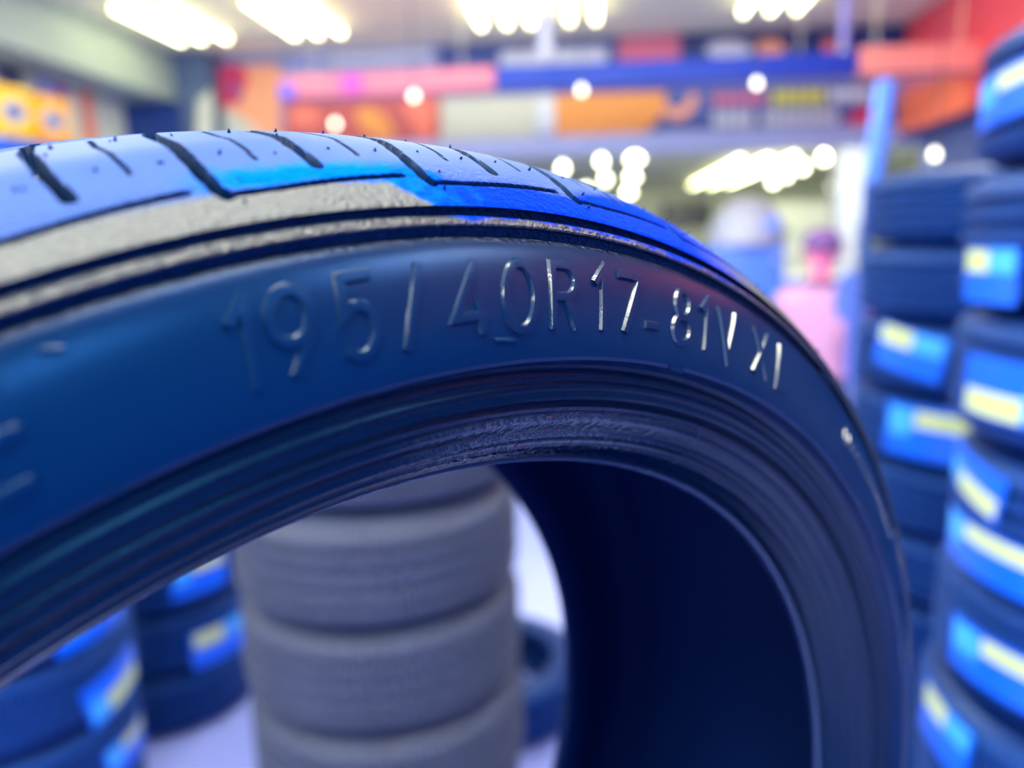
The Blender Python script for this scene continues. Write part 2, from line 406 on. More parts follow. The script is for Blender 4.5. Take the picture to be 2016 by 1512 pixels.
jug(88, 240, paint('amber plastic', 236, 160, 20, .35), 'amber yellow jug with dark oval mark at the shelf end', .34, hj)

# =================================================================== STACKED TYRES
def rubber(name, col, rough, tint=(1, 1, 1), spec=.5, lines=0):
    m = mat(name, col, rough, spec, noise=.25, scale=9, tint=tint)
    nt = m.node_tree; b = nt.nodes['Principled BSDF']
    if lines:
        tc = nt.nodes.new('ShaderNodeTexCoord'); sp = nt.nodes.new('ShaderNodeSeparateXYZ')
        at = nt.nodes.new('ShaderNodeMath'); at.operation = 'ARCTAN2'
        mu = nt.nodes.new('ShaderNodeMath'); mu.operation = 'MULTIPLY'; mu.inputs[1].default_value = lines
        si = nt.nodes.new('ShaderNodeMath'); si.operation = 'SINE'
        bp = nt.nodes.new('ShaderNodeBump'); bp.inputs['Strength'].default_value = .8; bp.inputs['Distance'].default_value = .003
        L = nt.links.new
        L(tc.outputs['Object'], sp.inputs[0]); L(sp.outputs['Y'], at.inputs[0]); L(sp.outputs['X'], at.inputs[1])
        L(at.outputs[0], mu.inputs[0]); L(mu.outputs[0], si.inputs[0]); L(si.outputs[0], bp.inputs['Height']); L(bp.outputs[0], b.inputs['Normal'])
    return m
M_grey_t = rubber('dusty grey tread', srgb(54, 62, 90), .6, lines=150)
M_grey_s = rubber('dusty grey sidewall', srgb(42, 52, 84), .55)
M_navy_t = rubber('dark tread', srgb(8, 46, 118), .55, (.3, .55, 1), lines=150)
M_navy_s = rubber('dark sidewall', srgb(4, 30, 92), .45, (.3, .55, 1))
M_lblue = mat('label blue', srgb(0, 92, 240), .35, noise=.15, scale=8)
M_lyel = mat('label pale yellow', srgb(196, 210, 136), .4, noise=.05)
M_lcyan = mat('label cyan', srgb(60, 165, 245), .4, noise=.08)

_tc = {}
def tyre_meshes(R, w):
    if (R, w) in _tc: return _tc[(R, w)]
    h = w/2; g = .007
    tr = [(R - .022, h*.86), (R - .012, h*.80), (R - .004, h*.72)]
    for gc in (.5, .17, -.17, -.5):
        c = gc*h
        tr += [(R - .001, c + .010), (R - .013, c + .006), (R - .013, c - .006), (R - .001, c - .010)]
    tr += [(R - .004, -h*.72), (R - .012, -h*.80), (R - .022, -h*.86)]
    sw = [(R - .022, h*.86), (R - .034, h*.93), (R - .036, h*.91), (R - .05, h*.97), (R - .075, h), (R - .09, h*.98), (R - .095, h*.92), (R - .105, h*.88), (R*.665, h*.82), (R*.655, h*.68)]
    inn = [(R*.655, h*.68), (R*.70, h*.70), (R*.80, h*.84), (R*.90, h*.82), (R - .02, h*.5), (R - .016, 0), (R - .02, -h*.5), (R*.90, -h*.82), (R*.80, -h*.84), (R*.70, -h*.70), (R*.655, -h*.68)]
    f = lambda pr: lathe_me(pr, 80, smooth=40)
    up = lambda pr: [(r, z + h) for r, z in pr]
    m = (f(up(tr)), f(up(sw)), f(up([(r, -z) for r, z in sw][::-1])), f(up(inn)))
    _tc[(R, w)] = m
    return m
def stack_tyre(x, y, z, R, w, rz, label, group, tm, sm):
    t = thing('tyre', label, 'tyre', (x, y, z), rz, group)
    a, b, c, d = tyre_meshes(R, w)
    for nm, me, mm in (('tread', a, tm), ('sidewall', b, sm), ('sidewall', c, sm), ('inner_liner', d, sm)):
        o = obj(nm, me, None, t)
        if not me.materials: me.materials.append(mm)
        o.material_slots[0].link = 'OBJECT'; o.material_slots[0].material = mm
    return t
ORD = ['bottom', 'second', 'third', 'fourth', 'fifth', 'sixth', 'seventh', 'eighth', 'ninth', 'tenth', 'eleventh']
def stack(px, dist, n, R, w, where, tm, sm, jitter=.012, look='black tyre', py=900):
    """dist: horizontal distance from the camera to the stack's axis"""
    d = ray(px, py); d.z = 0; d.normalize()
    c = Vector((d.x*dist, d.y*dist, 0)); out = []
    rnd = random.Random(px)
    for k in range(n):
        pos = 'topmost' if k == n-1 else ('lowest' if k == 0 else ORD[k] + ' from the floor')
        t = stack_tyre(c.x + rnd.uniform(-jitter, jitter), c.y + rnd.uniform(-jitter, jitter), k*w + .0, R, w - .002, rnd.uniform(0, 6.28),
                       f'{look}, {pos} in {where}', 'tyres in ' + where, tm, sm)
        out.append(t)
    return out
def sticker(tyres, R, w, px, py, wpx, hpx, tilt=0, look=0):
    """paper label on the tread of whichever tyre of the stack the pixel's ray meets"""
    d = ray(px, py); best = None
    for t in tyres:
        c = t.location; A = d.x**2 + d.y**2; B = -2*(d.x*c.x + d.y*c.y); D = c.x**2 + c.y**2 - R*R
        q = B*B - 4*A*D
        if q < 0: continue
        s = (-B - math.sqrt(q))/2/A; z = CAM.z + d.z*s
        if c.z <= z < c.z + w: best = (t, CAM + d*s, s)
    if best is None: return
    t, p, s = best
    lp = p - Vector(t.location); az = math.atan2(lp.y, lp.x) - t.rotation_euler.z
    view = math.atan2(-p.y, -p.x) - math.atan2(lp.y, lp.x)
    wid = wpx*s*d.length/F/max(.45, math.cos(view)); hg = hpx*s*d.length/F
    hg = min(hg, w*.85); zc = min(max(lp.z, hg*.5 + .01), w - hg*.5 - .01)
    ct, st = math.cos(tilt), math.sin(tilt)
    def sheet(u0, u1, v0, v1, rr):
        V = np.empty((5, 14, 3))
        for i, v in enumerate(np.linspace(v0, v1, 5)):
            for j, u in enumerate(np.linspace(u0, u1, 14)):
                uu, vv = u*wid*ct - v*hg*st, u*wid*st + v*hg*ct
                an = az + uu/R
                V[i, j] = (rr*math.cos(an), rr*math.sin(an), zc + vv)
        me = grid_me(V, smooth=40)
        return me
    lab = obj('paper_label', sheet(-.5, .5, -.5, .5, R + .0015), M_lblue, t)
    lab['label'] = 'bright blue paper label with pale yellow field'
    u = {0: (-.15, .45, .1, .42), 1: (-.45, .2, -.45, -.05), 2: (-.45, .05, .05, .45), 3: (-.2, .45, -.42, 0)}[look]
    obj('yellow_field', sheet(*u, R + .0025), M_lyel, lab)
    u2 = {0: (-.45, -.18, -.1, .42), 1: (.22, .45, -.4, .1), 2: (.08, .45, .05, .45), 3: (-.45, -.22, -.4, .1)}[look]
    obj('cyan_field', sheet(*u2, R + .0025), M_lcyan, lab)

s_mid = stack(740, 1.66, 6, .305, .222, 'stack seen through the standing tyre', M_grey_t, M_grey_s, .014, 'dusty grey tyre')
s_l1 = stack(288, 2.9, 4, .31, .215, 'stack right behind the dusty grey one', M_navy_t, M_navy_s, .012, 'dark navy tyre')
for a in [(395, 1130, 95, 70, 0, 0), (440, 1288, 90, 66, 0, 2)]: sticker(s_l1, .31, .215, *a)
s_l2 = stack(-60, 2.33, 5, .31, .21, 'stack furthest from the red fascia', M_navy_t, M_navy_s, .012, 'dark navy tyre')
for a in [(196, 1246, 105, 80, 0, 0), (230, 1345, 80, 75, .2, 3), (256, 1470, 60, 60, 0, 0)]: sticker(s_l2, .31, .21, *a)
d = ray(975, 1400); d.z = 0; d.normalize()
stack_tyre(d.x*2.5, d.y*2.5, 0, .31, .2, .4, 'single dark tyre lying flat on the pale floor behind the dusty stack', None, M_navy_t, M_navy_s)['group'] = 'single tyre on the floor'
s_m = stack(1935, 2.55, 9, .32, .196, 'stack beside the blue post', M_navy_t, M_navy_s, .02, 'dark navy tyre', 700)
for a in [(1785, 692, 110, 78, -.2, 2), (1825, 856, 145, 92, -.05, 0)]: sticker(s_m, .32, .196, *a)
s_r = stack(2352, 1.55, 9, .32, .212, 'taller stack before the red fascia', M_navy_t, M_navy_s, .02, 'dark navy tyre', 700)
for a in [(1940, 560, 75, 92, 0, 2), (1975, 772, 140, 105, 0, 1), (1912, 940, 80, 80, -.2, 3), (1920, 1128, 130, 85, 0, 0), (1965, 1318, 170, 90, 0, 0), (1856, 1412, 70, 95, -.15, 2), (1990, 180, 120, 80, .1, 0)]: sticker(s_r, .32, .212, *a)

# blue post with tag beside the stack
p = on_y(1700, 600, 2.95)
t = thing('steel_post', 'blue steel post with paler upper sleeve beside a tyre stack', 'post', (p.x - .008, 2.95, 0))
zt, zs = on_y(1738, 158, 2.95).z, on_y(1715, 352, 2.95).z
lean = on_y(1738, 158, 2.95).x - on_y(1706, 352, 2.95).x
obj('lower_tube', tube_me([(0, 0, .02), (0, 0, zs)], .018, 14), paint('deep blue steel', 0, 62, 150, .4), t)
obj('upper_sleeve', tube_me([(.012, 0, zs - .01), (.03 + lean*.2, 0, zt - .02), (.03 + lean*.2, 0, zt)], [.032, .032, .02], 16), paint('sleeve blue', 70, 130, 245, .4), t)
obj('foot_plate', lathe_me([(.0005, .0), (.11, 0), (.11, .012), (.022, .025), (.0005, .025)], 24), paint('deep blue steel', 0, 62, 150, .4), t)
q = on_y(1668, 600, 2.6)
t = thing('hanging_tag', 'pale blue plastic tag hanging at the edge of the tyre stack beside the blue post', 'tag', (q.x, 2.6, on_y(1680, 672, 2.6).z))
pts = [on_y(px, py, 2.6) for px, py in [(1668, 668), (1696, 668), (1700, 620), (1702, 548), (1690, 534), (1664, 538), (1650, 556), (1640, 590), (1644, 622), (1664, 632)]]
off = Vector(t.location)
obj('tag_sheet', poly_me([v - off for v in pts], (0, 1, 0), .006), paint('periwinkle plastic', 120, 150, 255, .3), t)
hz = on_y(1690, 440, 2.6) - off
obj('tie_cord', tube_me([pts[4] - off + Vector((0, .003, -.004)), hz], .003, 6), M_navy, t)

# wheel balancer, counter, screen, pillar in the background
BYY = 5.6
c = on_y(1470, 470, BYY); zt = on_y(1470, 385, BYY).z
t = thing('wheel_balancer', 'pale grey wheel balancer hood on a blue cabinet', 'machine', (c.x, BYY, 0))
zc = on_y(1470, 482, BYY).z
obj('cabinet', box_me(-.26, .22, -.2, .25, 0, zc, .03), paint('machine blue', 70, 120, 230, .4), t)
obj('hood', lathe_me([(.0005, zt - .02), (.1, zt - .03), (.19, zt - .1), (.25, zc + .12), (.26, zc), (.0005, zc)], 32), paint('hood grey', 158, 164, 186, .35), t)
o = obj('dial', lathe_me([(.0005, 0), (.055, 0), (.055, .03), (.0005, .03)], 20), paint('dial blue', 120, 150, 235, .3), t)
o.rotation_euler.x = math.pi/2; o.location = (on_y(1518, 440, BYY - .22).x - c.x, -.22, on_y(1518, 440, BYY - .22).z)
obj('shaft', tube_me([(.16, -.27, zc - .1), (.16, -.19, zc - .1)], .02), M_cap, t)
ca, cb = on_y(1462, 545, 8.6), on_y(1780, 545, 8.6)
t = thing('service_counter', 'pale blue service counter standing in the hall opening', 'counter', ((ca.x+cb.x)/2, 8.6, 0))
hw = (cb.x - ca.x)/2; zc = ca.z
obj('front', box_me(-hw, hw, 0, .05, 0, zc - .04), paint('counter blue', 130, 160, 250, .4), t)
obj('worktop', box_me(-hw - .03, hw + .03, -.05, .6, zc - .04, zc, .006), M_white, t)
ya = on_y(1345, 450, 17.9)
for (px0, px1, y0, y1, yy, nm, lb, m, mf) in [(1302, 1400, 396, 452, HALL_Y - .08, 'wall_screen', 'black screen on the far hall wall', mat('screen black', (.002, .008, .02), .2, noise=.02), M_cap)]:
    a, b = on_y(px0, y1, yy), on_y(px1, y0, yy)
    t = thing(nm, lb, 'screen', ((a.x+b.x)/2, yy, a.z))
    hw = (b.x-a.x)/2
    obj('screen_panel', box_me(-hw, hw, -.02, .078, 0, b.z - a.z), m, t)
    obj('screen_rim', box_me(-hw, hw, -.03, -.02, 0, .03), mf, t)
a = on_y(1668, 400, 9.6)
t = thing('white_pillar', 'white pillar in the hall beside the pendant row', 'pillar', (a.x, 9.6, 0))
obj('shaft', box_me(-.15, .17, -.15, .15, 0, HALL_Z), paint('pillar grey', 176, 180, 186), t)
obj('plinth', box_me(-.18, .2, -.18, .18, 0, .12, .01), M_cap, t)
t = thing('display_cabinet', 'pale green cabinet with shelves behind the service counter', 'cabinet', (on_y(1590, 480, 11.5).x, 11.5, 0))
zc = on_y(1590, 398, 11.5).z
obj('body', box_me(-.8, .6, .05, .4, 0, zc), M_green, t)
for k in range(4):
    obj('shelf', box_me(-.79, .59, -.02, .05, .5 + k*(zc - .5)/4, .53 + k*(zc - .5)/4), M_white, t)

# ---------------------------------------------------------- person in the background
def skin_body(name, verts, edges, radii, root, sub=2):
    me = bpy.data.meshes.new(name); me.from_pydata(verts, edges, [])
    o = bpy.data.objects.new(name, me); COL.objects.link(o)
    mod = o.modifiers.new('skin', 'SKIN'); mod.use_smooth_shade = True
    for i, r in enumerate(radii):
        sv = me.skin_vertices[0].data[i]
        sv.radius = (r if isinstance(r, tuple) else (r, r)); sv.use_root = (i == root)
    s = o.modifiers.new('sub', 'SUBSURF'); s.levels = sub; s.render_levels = sub
    dg = bpy.context.evaluated_depsgraph_get()
    m2 = bpy.data.meshes.new_from_object(o.evaluated_get(dg))
    bpy.data.objects.remove(o)
    return m2
PY = 4.1
pc = on_y(1622, 560, PY)
head_top = on_y(1620, 458, PY).z
hh = head_top
s = hh/1.60
person = thing('person', 'person in pale pink shirt and dark trousers with bowed head', 'person', (pc.x - .02, PY, 0), math.radians(160))
V, Ed, Rd = [], [], []
def add(p, r, par=None):
    V.append((p[0]*s, p[1]*s, p[2]*s)); Rd.append(tuple(q*s for q in r) if isinstance(r, tuple) else r*s)
    if par is not None: Ed.append((par, len(V)-1))
    return len(V)-1
pel = add((0, 0, .86), (.15, .10)); sp = add((0, 0, 1.02), (.135, .09), pel); ch = add((0, -.01, 1.2), (.16, .10), sp)
nk0 = add((0, -.01, 1.32), (.085, .07), ch); nk = add((0, -.03, 1.38), .05, nk0)
hd0 = add((0, -.06, 1.43), (.062, .07), nk); hd1 = add((0, -.075, 1.50), (.075, .09), hd0); hd2 = add((0, -.065, 1.56), (.06, .075), hd1)
for sx in (-1, 1):
    sh = add((sx*.17, -.01, 1.27), .055, ch); el = add((sx*.235, -.01, 1.03), .042, sh); wr = add((sx*.22, -.15, .86), .028, el)
    pm = add((sx*.215, -.21, .82), (.03, .016), wr)
    for k in range(4):
        f1 = add((sx*(.19 + .017*k), -.245, .795 - .004*abs(k-1.5)), .0085, pm); add((sx*(.19 + .017*k), -.262, .762 + .006*abs(k-1.5)), .0075, f1)
    th1 = add((sx*.185, -.195, .815), .009, wr); add((sx*.168, -.225, .80), .008, th1)
    hp = add((sx*.085, 0, .80), .09, pel); kn = add((sx*.095, -.01, .45), .06, hp); an = add((sx*.1, .01, .09), .04, kn)
    ft = add((sx*.105, -.04, .035), (.04, .032), an); add((sx*.115, -.15, .03), (.038, .024), ft)
bm_ = skin_body('body', V, Ed, Rd, 0)
M_shirt = paint('pale pink shirt', 200, 146, 190, .8); M_trs = paint('dark trousers', 50, 56, 100, .8); M_skin = mat('skin', srgb(226, 112, 160), .55, noise=.06)
M_shoe = paint('shoes', 40, 40, 60)
for m in (M_shirt, M_trs, M_skin, M_shoe): bm_.materials.append(m)
for pl in bm_.polygons:
    z = pl.center.z/s; ax = abs(pl.center.x)/s
    pl.material_index = 2 if (z > 1.36 or (ax > .16 and z < .93 and pl.center.y/s < -.1)) else (0 if z > .88 else (1 if z > .08 else 3))
    pl.use_smooth = True
zmin = min(v.co.z for v in bm_.vertices)
for v in bm_.vertices: v.co.z -= zmin
obj('body', bm_, None, person)
hc = Vector((0, -.07*s, 1.505*s - zmin))
M_hair = paint('violet dark hair', 96, 60, 130, .7); M_eye = mat('eye', (.01, .01, .02), .2, noise=.02)
obj('hair', lathe_me([(.0005, .115*s)] + [(.1*s*math.cos(a), .02*s + .1*s*math.sin(a)) for a in np.linspace(1.45, .0, 9)] + [(.085*s, .0), (.07*s, .04*s)], 24), M_hair, person).location = hc
for sx in (-1, 1):
    e = obj('eye', lathe_me([(.0005, -.009)] + [(.009*math.cos(a), .009*math.sin(a)) for a in np.linspace(-1.3, 1.3, 6)] + [(.0005, .009)], 10), M_eye, person); e.location = hc + Vector((sx*.03*s, -.093*s, -.01))
    e = obj('ear', lathe_me([(.0005, -.026)] + [(.012*math.cos(a), .026*math.sin(a)) for a in np.linspace(-1.3, 1.3, 6)] + [(.0005, .026)], 10), M_skin, person); e.location = hc + Vector((sx*.086*s, 0, -.015))
n_ = obj('nose', lathe_me([(.0005, .02), (.008, .0), (.013, -.02), (.0005, -.024)], 10), M_skin, person); n_.location = hc + Vector((0, -.1*s, -.025))
n_ = obj('mouth', box_me(-.02, .02, -.004, .004, -.004, .004, .003), paint('lips', 180, 70, 100), person); n_.location = hc + Vector((0, -.085*s, -.062))
obj('collar', lathe_me([(.058*s, 0), (.075*s, -.01), (.08*s, -.045*s), (.06*s, -.03*s)], 20, close=True), paint('dark collar', 90, 60, 110), person).location = (0, -.02*s, 1.375*s - zmin)

# =================================================================== THE UPRIGHT TYRE
TC = Vector((-.0714, .2232, .2834)); TA = Vector((.65690362, .14846588, -.73921277))      # centre and axis seen from the camera (x right, y down, z forward)
cv = lambda v: RC @ Vector((v.x, -v.y, -v.z))
centre = CAM + cv(TC); axis = cv(TA).normalized()                                    # axis points out of the near sidewall
up_cv = Vector((0, -.980421368, -.196910998))
e1 = cv(up_cv); e1 = (e1 - axis*e1.dot(axis)).normalized()
e2 = e1.cross(-axis) if False else axis.cross(e1)
if (RC.transposed() @ e2).x < 0: e2 = -e2
ey = -axis
if e2.cross(ey).dot(e1) < 0: raise RuntimeError('handedness')
R0 = .2997
tyre = thing('standing_tyre', 'black low profile tyre standing on edge, moulded size marking and painted-in blue reflection', 'tyre')
base = centre - e1*R0
Mx = Matrix((e2, ey, e1)).transposed().to_4x4(); Mx.translation = base
tyre.matrix_world = Mx
def T(r, th, z):
    """tyre coordinates (radius, angle from top towards image right in radians, axial towards the near side) -> local"""
    return np.stack([r*np.sin(th), -z + 0*th, r*np.cos(th) + R0], -1)

PROF = [(.2997, 0), (.2993, .02), (.2978, .04), (.2952, .06), (.2930, .07), (.2886, .08), (.2845, .0862), (.2805, .0910), (.2792, .0921)]
# ---- rubber material with a painted-in blue reflection, wet bead and fine grain
def tyre_rubber(name, base, rough, tint, bump, bscale, painted_reflection=False, wet=False, spec=.5, bdist=.0004, smooth_tint=None, zone=(.2655, .2735), rough_zone=None, in_groove=-.03, coat=0, base2=None, spec2=None):
    m = bpy.data.materials.new(name); m.use_nodes = True
    nt = m.node_tree; b = nt.nodes['Principled BSDF']; L = nt.links.new; N = nt.nodes.new
    b.inputs['Base Color'].default_value = (*base, 1); b.inputs['Roughness'].default_value = rough
    b.inputs['Specular IOR Level'].default_value = spec; b.inputs['Specular Tint'].default_value = (*tint, 1)
    tc = N('ShaderNodeTexCoord'); n = N('ShaderNodeTexNoise'); n.inputs['Scale'].default_value = bscale; n.inputs['Detail'].default_value = 3
    L(tc.outputs['Object'], n.inputs['Vector'])
    bp = N('ShaderNodeBump'); bp.inputs['Strength'].default_value = bump; bp.inputs['Distance'].default_value = bdist
    L(n.outputs['Fac'], bp.inputs['Height']); L(bp.outputs['Normal'], b.inputs['Normal'])
    def math_(op, a, c=None, d=None):
        x = N('ShaderNodeMath'); x.operation = op
        for i, v in enumerate((a, c, d)):
            if v is None: continue
            if isinstance(v, (int, float)): x.inputs[i].default_value = v
            else: L(v, x.inputs[i])
        return x.outputs[0]
    def ramp(v, lo, hi):
        x = N('ShaderNodeMapRange'); x.interpolation_type = 'SMOOTHSTEP'
        L(v, x.inputs['Value'])
        for i, q in (('From Min', lo), ('From Max', hi)):
            if isinstance(q, (int, float)): x.inputs[i].default_value = q
            else: L(q, x.inputs[i])
        return x.outputs['Result']
    if painted_reflection or wet:
        sp = N('ShaderNodeSeparateXYZ'); L(tc.outputs['Object'], sp.inputs[0])
        zz = math_('SUBTRACT', sp.outputs['Z'], R0)
        th = math_('MULTIPLY', math_('ARCTAN2', sp.outputs['X'], zz), 57.2958)
        rr = math_('SQRT', math_('ADD', math_('MULTIPLY', sp.outputs['X'], sp.outputs['X']), math_('MULTIPLY', zz, zz)))
    if painted_reflection:
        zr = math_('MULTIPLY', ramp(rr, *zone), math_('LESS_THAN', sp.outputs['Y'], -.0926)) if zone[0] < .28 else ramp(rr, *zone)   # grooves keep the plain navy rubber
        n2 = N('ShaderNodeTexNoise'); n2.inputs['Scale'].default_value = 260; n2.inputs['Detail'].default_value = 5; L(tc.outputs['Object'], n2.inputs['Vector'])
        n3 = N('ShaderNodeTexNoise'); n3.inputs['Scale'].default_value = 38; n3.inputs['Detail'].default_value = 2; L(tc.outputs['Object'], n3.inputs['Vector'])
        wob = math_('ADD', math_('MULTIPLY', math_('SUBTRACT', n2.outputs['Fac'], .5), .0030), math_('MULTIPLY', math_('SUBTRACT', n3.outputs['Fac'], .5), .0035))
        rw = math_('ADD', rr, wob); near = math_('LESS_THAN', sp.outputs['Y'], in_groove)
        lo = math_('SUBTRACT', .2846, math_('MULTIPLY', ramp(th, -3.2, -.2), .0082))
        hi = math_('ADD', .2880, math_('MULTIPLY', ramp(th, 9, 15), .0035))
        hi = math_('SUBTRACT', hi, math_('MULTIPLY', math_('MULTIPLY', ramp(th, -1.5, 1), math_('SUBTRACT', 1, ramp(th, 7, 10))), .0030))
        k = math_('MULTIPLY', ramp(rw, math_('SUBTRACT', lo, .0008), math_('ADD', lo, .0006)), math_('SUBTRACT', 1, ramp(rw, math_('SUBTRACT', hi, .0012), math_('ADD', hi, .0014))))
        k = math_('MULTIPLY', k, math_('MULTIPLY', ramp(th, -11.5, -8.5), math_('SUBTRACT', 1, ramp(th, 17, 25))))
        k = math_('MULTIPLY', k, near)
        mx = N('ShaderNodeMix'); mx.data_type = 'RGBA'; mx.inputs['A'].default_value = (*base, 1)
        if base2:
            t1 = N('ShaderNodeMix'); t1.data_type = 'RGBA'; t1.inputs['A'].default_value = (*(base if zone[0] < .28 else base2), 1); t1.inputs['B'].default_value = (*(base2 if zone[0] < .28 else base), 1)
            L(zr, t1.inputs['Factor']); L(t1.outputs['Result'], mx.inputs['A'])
        pt = N('ShaderNodeMix'); pt.data_type = 'RGBA'; pt.inputs['A'].default_value = (.0, .10, .62, 1); pt.inputs['B'].default_value = (.0, .022, .46, 1)  # blue reflection along the shoulder, painted in as base colour
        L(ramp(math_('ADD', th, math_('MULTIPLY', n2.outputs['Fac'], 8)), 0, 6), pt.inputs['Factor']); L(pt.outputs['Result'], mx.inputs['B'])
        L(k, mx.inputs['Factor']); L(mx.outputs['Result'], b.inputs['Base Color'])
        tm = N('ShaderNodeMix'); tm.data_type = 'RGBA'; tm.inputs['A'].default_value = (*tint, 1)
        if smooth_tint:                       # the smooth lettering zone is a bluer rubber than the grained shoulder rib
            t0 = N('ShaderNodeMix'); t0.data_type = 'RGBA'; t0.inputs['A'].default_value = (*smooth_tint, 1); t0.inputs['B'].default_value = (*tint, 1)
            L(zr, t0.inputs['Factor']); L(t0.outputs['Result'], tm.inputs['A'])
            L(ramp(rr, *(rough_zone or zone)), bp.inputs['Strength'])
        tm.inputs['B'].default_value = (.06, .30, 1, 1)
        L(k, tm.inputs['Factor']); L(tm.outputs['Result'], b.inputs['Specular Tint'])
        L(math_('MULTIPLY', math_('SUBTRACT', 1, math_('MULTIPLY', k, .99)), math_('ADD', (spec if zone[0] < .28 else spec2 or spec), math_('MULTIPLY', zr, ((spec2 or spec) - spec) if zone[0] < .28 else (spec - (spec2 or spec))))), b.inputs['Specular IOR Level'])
    if wet:
        n4 = N('ShaderNodeTexNoise'); n4.inputs['Scale'].default_value = 420; n4.inputs['Detail'].default_value = 4; L(tc.outputs['Object'], n4.inputs['Vector'])
        wv = math_('MULTIPLY', math_('MULTIPLY', ramp(th, -6, 4), math_('SUBTRACT', 1, ramp(th, 9, 24))), math_('SUBTRACT', 1, ramp(rr, .231, .235)))
        L(math_('SUBTRACT', rough, math_('MULTIPLY', wv, rough*.62)), b.inputs['Roughness'])
        b2 = N('ShaderNodeBump'); b2.inputs['Distance'].default_value = .0011
        L(math_('MULTIPLY', wv, .8), b2.inputs['Strength']); L(n4.outputs['Fac'], b2.inputs['Height'])
        b.inputs['Coat IOR'].default_value = 2.0; b.inputs['Coat Roughness'].default_value = .07; b.inputs['Coat Tint'].default_value = (.8, .9, 1, 1)
        L(math_('MULTIPLY', wv, coat), b.inputs['Coat Weight']); L(b2.outputs['Normal'], b.inputs['Coat Normal'])
        L(bp.outputs['Normal'], b2.inputs['Normal']); L(b2.outputs['Normal'], b.inputs['Normal'])
    return m
M_tread = tyre_rubber('tread rubber', (.022, .060, .25), .58, (.32, .52, 1), 1, 700, painted_reflection=True, spec=.3, spec2=1.0, base2=(.022, .032, .052), smooth_tint=(1, 1, .95), zone=(.2836, .2852), rough_zone=(.2895, .2850), bdist=.0011)
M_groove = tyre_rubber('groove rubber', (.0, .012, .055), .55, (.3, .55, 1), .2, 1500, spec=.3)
M_side = tyre_rubber('sidewall rubber', (.0, .0075, .036), .30, (1, 1, .96), .6, 800, painted_reflection=True, smooth_tint=(.04, .25, 1), spec=.40, spec2=.85, zone=(.2708, .2742), bdist=.0009, in_groove=-.0918, base2=(.003, .010, .028))
M_bead = tyre_rubber('bead rubber', (.0, .0035, .018), .28, (.08, .40, 1), .25, 1200, wet=True, spec=.30, coat=.55)
M_inner = tyre_rubber('inner liner', (.0, .004, .036), .6, (.3, .55, 1), .2, 800, spec=.1)
M_mark = tyre_rubber('moulded marking rubber', (.0, .0075, .036), .34, (.04, .25, 1), .2, 1500, spec=.38)
M_edge = tyre_rubber('glossy marking edge', (.0, .016, .06), .15, (1, 1, .95), .15, 1500, spec=1)

# ---- tread: fine grid with the grooves pressed in
PER = math.radians(360/41); PH = math.radians(-9.45)
pr = np.array(PROF); zs = pr[:, 1]; rs = pr[:, 0]
# smooth profile by arc-length spline (Catmull-Rom)
def catmull(P, n):
    P = np.array(P, float); Q = np.concatenate([[2*P[0]-P[1]], P, [2*P[-1]-P[-2]]]); out = []
    for i in range(1, len(Q)-2):
        for t in np.linspace(0, 1, n, endpoint=False):
            out.append(.5*((2*Q[i]) + (-Q[i-1]+Q[i+1])*t + (2*Q[i-1]-5*Q[i]+4*Q[i+1]-Q[i+2])*t*t + (-Q[i-1]+3*Q[i]-3*Q[i+1]+Q[i+2])*t**3))
    out.append(P[-1]); return np.array(out)
half = catmull([(.2993, -.02)] + PROF, 30)[30:]
full = np.concatenate([(half*[1, -1])[::-1][:-1], half])
def resample(P, step):
    s_ = np.concatenate([[0], np.cumsum(np.hypot(*np.diff(P, axis=0).T))])
    near = s_[-1]*.5 + .018
    q = np.concatenate([np.arange(0, near, .0009), np.arange(near, s_[-1] - .0145, step), np.arange(s_[-1] - .0145, s_[-1] - .0005, step*.5), [s_[-1]]])
    return np.stack([np.interp(q, s_, P[:, 0]), np.interp(q, s_, P[:, 1])], 1)
tp = resample(full, .00034)
tang = np.gradient(tp, axis=0); tang /= np.linalg.norm(tang, axis=1)[:, None]
nrm = np.stack([tang[:, 1], -tang[:, 0]], 1)         # outward (r, z)
nrm *= np.sign(nrm[:, :1] + 1e-9)
th_f = np.radians(np.concatenate([np.arange(-70, -24, .18), np.arange(-24, 40, .075), np.arange(40, 90, .18), np.arange(90, 290, .7)]))
arc_s = np.concatenate([[0], np.cumsum(np.hypot(*np.diff(tp, axis=0).T))])
zc_of = lambda z: np.interp(z, tp[:, 1], arc_s)      # axial position -> arc length on the profile
TH, SS = np.meshgrid(th_f, arc_s); ZZ = np.repeat(tp[:, 1:2], len(th_f), 1)
depth = np.zeros_like(TH)
def press(depth, pts, half_w, dep, soft=.0005, taper=0):
    """pts: (offset degrees in one period, z); repeated for every period"""
    P = np.array([(math.radians(a)*.288, zc_of(z)) for a, z in pts])
    U = (np.mod(TH - PH + PER*.35, PER) - PER*.35)*.288
    for shift in (0, PER*.288, -PER*.288):
        Us = U + shift
        sel = (Us > P[:, 0].min() - .004) & (Us < P[:, 0].max() + .004) & (SS > P[:, 1].min() - .004) & (SS < P[:, 1].max() + .004)
        if not sel.any(): continue
        u = Us[sel]; v = SS[sel]; best = np.full(u.shape, 9.)
        for A, B in zip(P[:-1], P[1:]):
            d_ = B - A; t_ = np.clip(((u-A[0])*d_[0] + (v-A[1])*d_[1])/(d_@d_), 0, 1)
            best = np.minimum(best, np.hypot(u - A[0] - t_*d_[0], v - A[1] - t_*d_[1]))
        k = np.clip((half_w + soft*.5 - best)/soft, 0, 1); k = k*k*(3-2*k)
        depth[sel] = np.maximum(depth[sel], k*dep)
